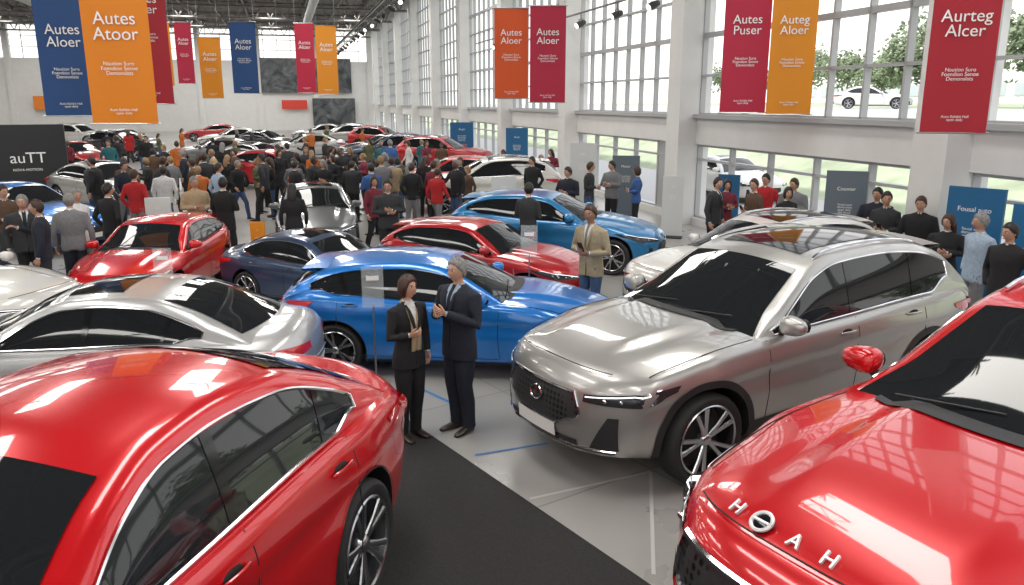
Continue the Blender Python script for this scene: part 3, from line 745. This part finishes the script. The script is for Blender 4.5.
def head(mb,C,yaw,pitch,style,hi):
    R=Matrix.Rotation(yaw,3,'Z')@Matrix.Rotation(pitch,3,'Y'); C=Vector(C)
    nu,nv=(48,34) if hi else (26,18)
    def hpnt(ph,th):
        cx,cy,cz=math.cos(ph)*math.cos(th),math.cos(ph)*math.sin(th),math.sin(ph)
        x,y,z=.096*cx,.075*cy,.117*cz
        if z<0:
            q=(-z/.117); y*=1-.30*q**1.6; x=x*(1-.10*q) if x>0 else x*(1-.38*q)
        if cx>0:
            f=sm(cx*2)
            x+=f*(.024*math.exp(-(y/.014)**2-((z+.016)/.024)**2)+.012*math.exp(-(y/.011)**2-((z-.012)/.03)**2)
               +.005*math.exp(-(y/.05)**2-((z-.034)/.012)**2)-.010*(math.exp(-((y-.031)/.016)**2-((z-.012)/.014)**2)+math.exp(-((y+.031)/.016)**2-((z-.012)/.014)**2))
               +.006*math.exp(-(y/.025)**2-((z+.058)/.012)**2)+.012*math.exp(-(y/.028)**2-((z+.098)/.022)**2)-.004)
        return Vector((x,y,z))
    rows=[[C+R@hpnt(-pi/2+pi*i/nv,2*pi*j/nu) for j in range(nu)] for i in range(nv+1)]
    mb.grid(rows,0,cu=True)
    for sg in (1,-1):
        mb.ell(C+R@Vector((-.008,sg*.074,-.004)),(.018,.009,.032),0,10,8,R=R)
        mb.ell(C+R@Vector((.074,sg*.031,.012)),(.012,.014,.008),7,10,6,R=R)
        mb.ell(C+R@Vector((.082,sg*.031,.012)),(.006,.007,.007),6,8,6,R=R)
        mb.ell(C+R@Vector((.086,sg*.031,.032)),(.006,.018,.004),1,8,6,R=R)
    mb.ell(C+R@Vector((.090,0,-.058)),(.008,.024,.007),8,10,6,R=R)
    hl=pchip([(0,.072),(.7,.060),(1.15,.02),(1.45,-.005),(1.7,-.045),(2.3,-.08),(3.15,-.09)]) if style=='short' else pchip([(0,.070),(.6,.055),(.95,.0),(1.2,-.06),(1.7,-.10),(3.15,-.115)])
    th_=.014 if style=='short' else .020
    rows=[]
    for i in range(nv+1):
        row=[]
        for j in range(nu):
            ph=-pi/2+pi*i/nv; th=2*pi*j/nu; p=hpnt(ph,th); a=abs(math.atan2(math.sin(th),math.cos(th)))
            q=sm((p.z-hl(a))/.016+.5); off=-.012+(th_+.012)*q
            dirn=Vector((math.cos(ph)*math.cos(th),math.cos(ph)*math.sin(th),math.sin(ph)))
            wv=.003*math.sin(9*th+4*ph)+.002*math.sin(17*th-6*ph)
            row.append(C+R@(p+dirn*(off+wv*q)))
        rows.append(row)
    mb.grid(rows,1,cu=True)
    if style=='long':
        mb.tube([C+R@Vector((-.045,0,.03)),C+R@Vector((-.075,0,-.06)),C+R@Vector((-.085,0,-.16)),C+R@Vector((-.085,0,-.26))],[(.06,.075),(.055,.09),(.045,.09),(.02,.06)],1,n=16,ref=R@Vector((1,0,0)),rnd=True)
    if style=='bob':
        for sg in (1,-1): mb.tube([C+R@Vector((-.02,sg*.070,.03)),C+R@Vector((-.018,sg*.078,-.04)),C+R@Vector((-.012,sg*.066,-.085))],[(.048,.018),(.046,.018),(.028,.012)],1,n=12,ref=R@Vector((1,0,0)),rnd=True)
        mb.tube([C+R@Vector((-.06,0,.02)),C+R@Vector((-.072,0,-.05)),C+R@Vector((-.062,0,-.09))],[(.048,.068),(.042,.072),(.025,.054)],1,n=14,ref=R@Vector((1,0,0)),rnd=True)

def hand(mb,W,D,N,side,curl=.5,s=1.0):
    W=Vector(W);D=Vector(D).normalized();N=Vector(N);N=(N-D*N.dot(D)).normalized();T=D.cross(N)*side
    mb.tube([W-D*.01,W+D*.03*s,W+D*.065*s,W+D*.09*s],[(.017,.022),(.015,.036),(.014,.040),(.010,.036)],0,n=12,ref=N,rnd=True)
    for i,(off,ln) in enumerate(((.030,.070),(.011,.080),(-.010,.074),(-.029,.058))):
        p=W+D*.085*s+T*off*s; pts=[p-D*.015];d=D.copy();a=0
        for seg in (.42,.33,.25):
            a+=curl*.75; d=(D*math.cos(a)+N*math.sin(a)); pts.append(pts[-1]+d*(ln*seg*s+(.015 if seg==.42 else 0)))
        mb.tube(pts,[.0092,.0088,.0080,.0062],0,n=8,rnd=True)
    p=W+D*.022*s+T*.026*s; d=(D*.72+T*.62+N*.25).normalized()
    q=p+d*.040*s; d2=(D*.9+T*.2+N*(.3+curl*.3)).normalized()
    mb.tube([p-d*.01,q,q+d2*.032*s],[.013,.0105,.008],0,n=8,rnd=True)

POSES={
 'stand':dict(L=((-.02,.255,1.14),(.05,.275,.90)),R=((-.02,-.255,1.14),(.05,-.275,.90))),
 'phone':dict(L=((-.01,.25,1.15),(.20,.10,1.13)),R=((-.01,-.25,1.15),(.22,-.06,1.17))),
 'crossed':dict(L=((.04,.255,1.17),(.19,.02,1.20)),R=((.04,-.255,1.16),(.18,-.02,1.15))),
 'pockets':dict(L=((-.10,.27,1.15),(.02,.20,.94)),R=((-.10,-.27,1.15),(.02,-.20,.94))),
 'walk':dict(L=((-.10,.25,1.15),(-.05,.27,.92)),R=((.05,-.25,1.14),(.19,-.25,.97)),walk=.24),
 'point':dict(L=((-.02,.255,1.14),(.05,.275,.90)),R=((.12,-.27,1.22),(.34,-.22,1.33))),
 'bag':dict(L=((-.04,.255,1.14),(.13,.24,1.03)),R=((-.02,-.255,1.14),(.05,-.275,.90)),walk=.10),
}
def person_mesh(name,pose,fem=False,coat=.84,hair='short',vox=.018,hi=False,yaw=0,pitch=0,lean=0,suit=False,scarf=False,slim=1.0,phone=False,legspread=.0,leg=1.0):
    P=POSES[pose] if isinstance(pose,str) else pose
    src=MB(); wk=P.get('walk',0)
    # 0 skin 1 hair 2 top 3 trousers 4 shoe 5 shirt 6 eye 7 eyewhite 8 lip 9 accent 10 prop
    sw=.90 if fem else 1.0
    if fem: prof=[(coat,.118,.178),(.93,.115,.172),(1.00,.105,.155),(1.10,.092,.135),(1.20,.108,.150),(1.29,.125,.162),(1.38,.105,.172),(1.44,.078,.158),(1.475,.058,.10),(1.50,.050,.055)]
    else: prof=[(coat,.118,.180),(.93,.115,.178),(1.00,.112,.170),(1.10,.108,.165),(1.20,.117,.180),(1.30,.128,.195),(1.39,.116,.205),(1.45,.088,.190),(1.485,.062,.115),(1.51,.055,.060)]
    prof=[p for p in prof if p[0]==coat or p[0]>coat+.03]
    def ln(x,z): return x+lean*max(0,z-.95)
    src.tube([(ln(0 if z<1.2 else -.008,z),0,z) for z,a,b_ in prof],[(a*slim,b_*slim) for z,a,b_ in prof],2,n=24,ref=(1,0,0))
    src.tube([(ln(-.012,1.45),0,1.45),(ln(0,1.53),0,1.53),(ln(.008,1.60),0,1.60)],[.056,.050,.050] if not fem else [.048,.043,.043],0,n=14)
    src.tube([(ln(-.012,1.46),0,1.465),(ln(-.004,1.505),0,1.515)],[.062,.060] if not fem else [.053,.05],5,n=16)
    for side,sg in (('L',1),('R',-1)):
        e,wv=P[side]; s0=Vector((ln(-.01,1.41),sg*.178*sw*slim,1.415))
        e=Vector((e[0]+lean*.2,e[1]*sw*slim,e[2])); wv=Vector((wv[0]+lean*.2,wv[1]*(sw if abs(wv[1])>.1 else 1),wv[2]))
        src.tube([s0-Vector((0,sg*.03,-.0)),s0,(s0+e)/2,e,(e+wv)/2,wv-(wv-e)*.06],[.056*sw*slim,.062*sw*slim,.053*sw*slim,.047*sw*slim,.043*sw*slim,.036*sw*slim],2,n=14,rnd=False)
        hx=sg*.088
        if sg>0: ft=Vector((wk+.0,hx+sg*legspread*.5,0)); kn=Vector((wk*.62+.02,hx+sg*legspread*.3,.50))
        else: ft=Vector((-wk,hx+sg*legspread*.5,0)); kn=Vector((-wk*.30+.02,hx+sg*legspread*.3,.50))
        an=ft+Vector((-.03,0,.085))
        src.tube([(0,hx,.94),(0.0,hx,.84),((kn.x)*.5,hx,.68),kn,(kn+an)/2+Vector((-.012,0,.02)),an+Vector((0,0,.02)),an+Vector((0,0,-.03))],
                 [(.10,.088),(.098,.088),(.080*leg,.076*leg),(.062*leg,.060*leg),(.060*leg,.057*leg),(.053*leg,.051*leg),(.057*leg,.053*leg)],3,n=16,ref=(1,0,0))
    me=src.mesh('p',[SK[0]]*11,0)
    bv=BVHTree.FromPolygons([v.co[:] for v in me.vertices],[tuple(p.vertices) for p in me.polygons])
    mi=[p.material_index for p in me.polygons]
    o=bpy.data.objects.new('tmp',me); COL.objects.link(o)
    r=o.modifiers.new('r','REMESH'); r.mode='VOXEL'; r.voxel_size=vox
    s_=o.modifiers.new('s','SMOOTH'); s_.factor=.5; s_.iterations=4 if hi else 2
    dg=bpy.context.evaluated_depsgraph_get(); dg.update()
    m2=bpy.data.meshes.new_from_object(o.evaluated_get(dg)); bpy.data.objects.remove(o)
    out=MB(); out.v=[tuple(v.co) for v in m2.vertices]; out.f=[tuple(p.vertices) for p in m2.polygons]
    for p in m2.polygons:
        hit=bv.find_nearest(p.center); k_=mi[hit[2]] if hit[2] is not None else 2
        c=p.center
        if k_==2 and suit and p.normal.x>.2 and c.x-lean*max(0,c.z-.95)>.03:
            vw=(c.z-1.16)*.22
            if c.z>1.16 and abs(c.y)<vw: k_=5
            if c.z>1.16 and abs(c.y)<min(vw,.022) and not fem: k_=9
        if k_==2 and suit and abs(c.y)<.006 and c.z<1.16 and p.normal.x>.5: k_=6
        out.m.append(k_)
    for side,sg in (('L',1),('R',-1)):
        e,wv=P[side]; e=Vector((e[0]+lean*.2,e[1]*sw*slim,e[2])); wv=Vector((wv[0]+lean*.2,wv[1]*(sw if abs(wv[1])>.1 else 1),wv[2]))
        D=(wv-e).normalized(); 
        if abs(D.z)>.75: N=Vector((0,-sg,0)); 
        else: N=Vector((0,-sg*.8,.4)) if pose!='point' else Vector((0,0,-1))
        if pose=='pockets': continue
        T=D.cross((N-D*N.dot(D)).normalized())
        want=Vector((1,0,.0)) if abs(D.z)>.75 else Vector((0,0,1))
        hand(out,wv,D,N,1 if T.dot(want)>0 else -1,.45 if abs(D.z)>.75 else .7,.98*sw)
        if phone and sg<0: out.box(wv+D*.10+Vector((.0,.02,.03)),(.012,.07,.14),10,Matrix.Rotation(.5,3,'Y'))
        out.tube([wv-D*.035,wv-D*.005],[.029*sw,.029*sw],5,n=12)
    for sg in (1,-1):
        fx=(wk if sg>0 else -wk)-.03; hy=sg*(.088+legspread*.5)
        rings=[]
        for (x,hw,zt_,) in ((-.065,.024,.05),(-.05,.034,.075),(0,.038,.09),(.06,.040,.07),(.12,.046,.052),(.17,.040,.042),(.20,.022,.03)):
            rings.append([(fx+x,hy+hw*math.cos(a)+sg*x*.12,max(0.0,zt_*.5+zt_*.5*math.sin(a))) for a in [2*pi*j/14 for j in range(14)]])
        out.loft(rings,4)
    head(out,(ln(.018,1.66),0,1.648),yaw,pitch,hair,hi)
    if suit:   # lapels
        for sg in (1,-1):
            pts=[(ln(.128*slim,1.16)-.0,sg*.006,1.15),(ln(.131*slim,1.25),sg*.028,1.25),(ln(.122*slim,1.34),sg*.052,1.34),(ln(.098*slim,1.42),sg*.062,1.42),(ln(.05,1.48),sg*.062,1.475)]
            out.tube(pts,[(.004,.004),(.007,.018),(.008,.024),(.008,.020),(.008,.012)],2,n=8,ref=(1,0,.3))
    if scarf:
        for sg in (1,-1):
            out.tube([(ln(-.06,1.5),sg*.02,1.50),(ln(-.02,1.5),sg*.062,1.485),(ln(.06,1.45),sg*.055,1.44),(ln(.126,1.33),sg*.038,1.33),(ln(.136,1.18),sg*.03,1.18),(ln(.128,1.0),sg*.034,1.0)],[(.012,.02),(.016,.024),(.016,.028),(.013,.030),(.011,.032),(.008,.034)],9,n=10,ref=(1,0,.2),rnd=True)
    return out.mesh(name,[SK[0],HR[0],CT['black'],CT['char'],M_SHOE,CT['white'],M_EYE,M_EYEW,M_LIP,CT['navy'],M_PHONE],60)
def put(me,name,x,y,face,h=1.0,skin=None,hair=None,top='black',bot='char',shirt='white',acc=None,z=0):
    o=obj(name,me,(x,y,z),math.atan2(face[1],face[0])); o.scale=(h,h,h) if not isinstance(h,tuple) else h
    setslot(o,0,skin or SK[0]); setslot(o,1,hair or HR[0]); setslot(o,2,CT[top]); setslot(o,3,CT[bot]); setslot(o,5,CT[shirt])
    if acc: setslot(o,9,CT[acc])
    return o
wpose=dict(L=((-.04,.255,1.15),(.02,.265,.91)),R=((.02,-.25,1.15),(.17,-.12,1.19)))
mpose=dict(L=((.03,.25,1.16),(.24,.07,1.27)),R=((.03,-.26,1.15),(.25,-.05,1.24)))
wm_=person_mesh('wm',wpose,True,.80,'bob',.010,True,.1,0,0,suit=True,scarf=True,slim=1.12,leg=1.2)
mm_=person_mesh('mm',mpose,False,.78,'short',.010,True,.0,.06,0,suit=True,slim=1.18,leg=1.28)
put(wm_,'woman',-1.00,7.36,(.72,-.69),.93,SK[2],HR[3],'black','black','white','beige',z=.006)
put(mm_,'man',-.52,7.55,(-.70,-.71),1.01,SK[2],HR[2],'navy','navy','lblue','navy')
kp=dict(L=((.0,.26,1.15),(.21,.10,1.15)),R=((.0,-.26,1.15),(.24,-.04,1.20)))
km=person_mesh('km',kp,False,.82,'short',.012,True,.15,.12,.04,suit=True,phone=True,slim=1.06)
put(km,'man',1.12,11.05,(-.65,-.76),1.05,SK[1],HR[1],'khaki','denim','white','grey')
V=[('stand',0,.84,'short',0),('phone',0,.86,'short',1),('crossed',0,.84,'short',0),('pockets',0,.84,'short',0),('walk',0,.86,'short',0),('point',0,.84,'short',0),
   ('stand',1,.66,'long',0),('phone',1,.84,'bob',1),('bag',1,.84,'long',0),('crossed',1,.78,'long',0),('walk',1,.60,'bob',0),
   ('stand',0,.86,'short',0),('phone',0,.72,'short',0),('walk',0,.84,'short',0),('pockets',1,.84,'long',0)]
VM=[person_mesh('v%d'%i,p,bool(f),c,h,.019,False,random.uniform(-.6,.6),random.uniform(0,.2),random.uniform(-.03,.08),suit=(i in (0,6)),phone=bool(ph),slim=random.uniform(.98,1.18),leg=random.uniform(1.05,1.22),legspread=random.uniform(0,.14)) for i,(p,f,c,h,ph) in enumerate(V)]
named=[(-1.0,7.36),(-.52,7.55),(1.12,11.05)]
def vis(i,x,y,face,top,bot='char',hair=0,skin=0,h=1.0):
    f=V[i][1]; put(VM[i],'woman' if f else 'man',x,y,face,h*(.95 if f else 1.01),SK[skin],HR[hair],top,bot); named.append((x,y))
vis(1,-9.2,14.4,(.6,-.8),'brown','char',1)
vis(5,-7.3,12.2,(-.9,-.4),'navy','char',1)
vis(0,-7.95,12.9,(.5,-.8),'char','black',2)
vis(3,-7.55,13.8,(.9,-.3),'white','grey',2)
vis(11,-7.25,13.0,(-.4,.9),'grey','navy',2)
vis(3,-7.45,14.7,(.3,.9),'black','black',0)
vis(3,-8.35,17.7,(0,1),'red','grey',1)
vis(12,-6.4,16.1,(.6,-.8),'beige','brown',2)
vis(12,-5.75,15.9,(.2,.9),'black','black',0)
vis(6,-4.3,15.6,(-.3,.9),'black','black',0)
vis(2,-2.4,15.4,(.3,-.9),'char','black',0)
vis(1,.3,14.8,(.5,.9),'char','black',0)
vis(3,.55,22.0,(-.5,-.8),'black','black',0)
vis(1,1.93,20,(.8,-.4),'char','denim',1); vis(2,2.55,20.4,(-.6,-.6),'grey','black',0); vis(7,3.1,19.9,(-.9,.1),'blue','black',1)
vis(0,4.05,15.9,(.7,-.6),'char','black',0); vis(9,4.45,16.6,(.3,-.9),'wine','denim',0); vis(1,4.75,15.6,(-.8,-.3),'brown','char',1)
vis(3,5.30,16.7,(-.4,-.9),'red','char',0); vis(7,5.2,15.0,(.4,-.9),'black','black',0); vis(2,5.55,15.7,(-.6,-.7),'grey','char',1)
vis(2,6.42,13.98,(-.5,-.8),'navy','char',0); vis(1,6.3,13.35,(-.7,-.7),'char','black',0)
vis(11,6.55,12.7,(-.6,-.8),'black','char',1); vis(9,6.3,11.4,(-.5,-.85),'black','black',3); vis(3,6.35,10.7,(-.95,-.2),'lblue','grey',2)
vis(3,6.2,9.8,(-.8,-.5),'black','black',0)
vis(8,-3.0,17.3,(.6,-.5),'wine','black',1); vis(2,1.3,18.5,(-.5,-.7),'navy','char',0)
vis(4,-9.8,20.2,(.7,-.5),'navy','grey',0); vis(0,-11.2,21.3,(.5,.7),'char','denim',1); vis(3,-7.2,19.7,(.5,.7),'lblue','char',1)
cols_=['black','char','navy','black','char','brown','grey','red','black','orange','olive','white','blue','char','wine','black','black','beige','teal','navy','orange']
def clear(x,y,mg=.35):
    dx,dy=x-REF[0],y-REF[1]
    if dx*LX[0]+dy*LX[1]<1.2: return False
    for (cx,cy,c,s,hl_,hw_) in CARS:
        dx,dy=x-cx,y-cy; a=dx*c+dy*s; b_=-dx*s+dy*c
        if abs(a)<hl_+mg and abs(b_)<hw_+mg: return False
    for (px,py) in named:
        if (px-x)**2+(py-y)**2<.66**2: return False
    return True
named+=[(-.2,19.2),(-7.4,16.6),(3.9,19.3),(2.2,24.9),(3.15,22.2)]
clusters=[(-6.6,21.6,2.0,8),(-8.0,23.6,2.2,9),(-4.2,23.0,1.6,11),(-2.5,21.4,1.3,9),(-9.6,27.0,2.4,7),(-5.8,27.4,2.2,9),(-12.5,31,3,5),(-7,34,3.5,6),(-17,36,4,5),(-18,44,6,4),(-12,50,5,4),(-25,44,5,3),(-3.5,32,1.6,3),(.3,27,1.3,3),(-9.4,21.8,1.6,5)]
for (cx,cy,r,n_) in clusters:
    q=0;t=0
    while q<n_ and t<200:
        t+=1; x=random.gauss(cx,r*.6); y=random.gauss(cy,r*.6)
        if not clear(x,y): continue
        a=random.uniform(0,6.28); i=random.randrange(len(VM))
        vis(i,x,y,(math.cos(a),math.sin(a)),random.choice(cols_),random.choice(['char','black','denim','navy','grey','black']),random.choice([0,0,1,1,2,3,4]),random.choice([0,0,1,2,3]),random.uniform(.92,1.06)); q+=1

# ------------------------------------------------------------------ light, world, camera
w_=bpy.data.worlds.new('sky'); sc.world=w_; w_.use_nodes=True; nt=w_.node_tree; bg=nt.nodes['Background']
tc=nt.nodes.new('ShaderNodeTexCoord'); sx=nt.nodes.new('ShaderNodeSeparateXYZ'); rp=nt.nodes.new('ShaderNodeValToRGB')
rp.color_ramp.elements[0].position=.0; rp.color_ramp.elements[0].color=(.97,.95,.91,1); rp.color_ramp.elements[1].position=.6; rp.color_ramp.elements[1].color=(.84,.87,.92,1)
nt.links.new(tc.outputs['Generated'],sx.inputs[0]); nt.links.new(sx.outputs['Z'],rp.inputs['Fac']); nt.links.new(rp.outputs['Color'],bg.inputs['Color']); bg.inputs['Strength'].default_value=1.6
s=bpy.data.lights.new('sun','SUN'); s.energy=3.0; s.angle=.02; s.color=(1,.96,.9)
o=bpy.data.objects.new('sun',s); COL.objects.link(o); o.rotation_euler=Vector((-.5,-.35,.9)).to_track_quat('Z','Y').to_euler()
cam=bpy.data.cameras.new('camera'); cam.lens=27.98; cam.sensor_width=36; cam.clip_end=500
o=bpy.data.objects.new('camera',cam); COL.objects.link(o); o.location=(0,0,3.25); o.rotation_euler=(math.radians(76.5),0,0)
sc.camera=o
sc.view_settings.view_transform='Standard'; sc.view_settings.look='None'; sc.view_settings.exposure=.28
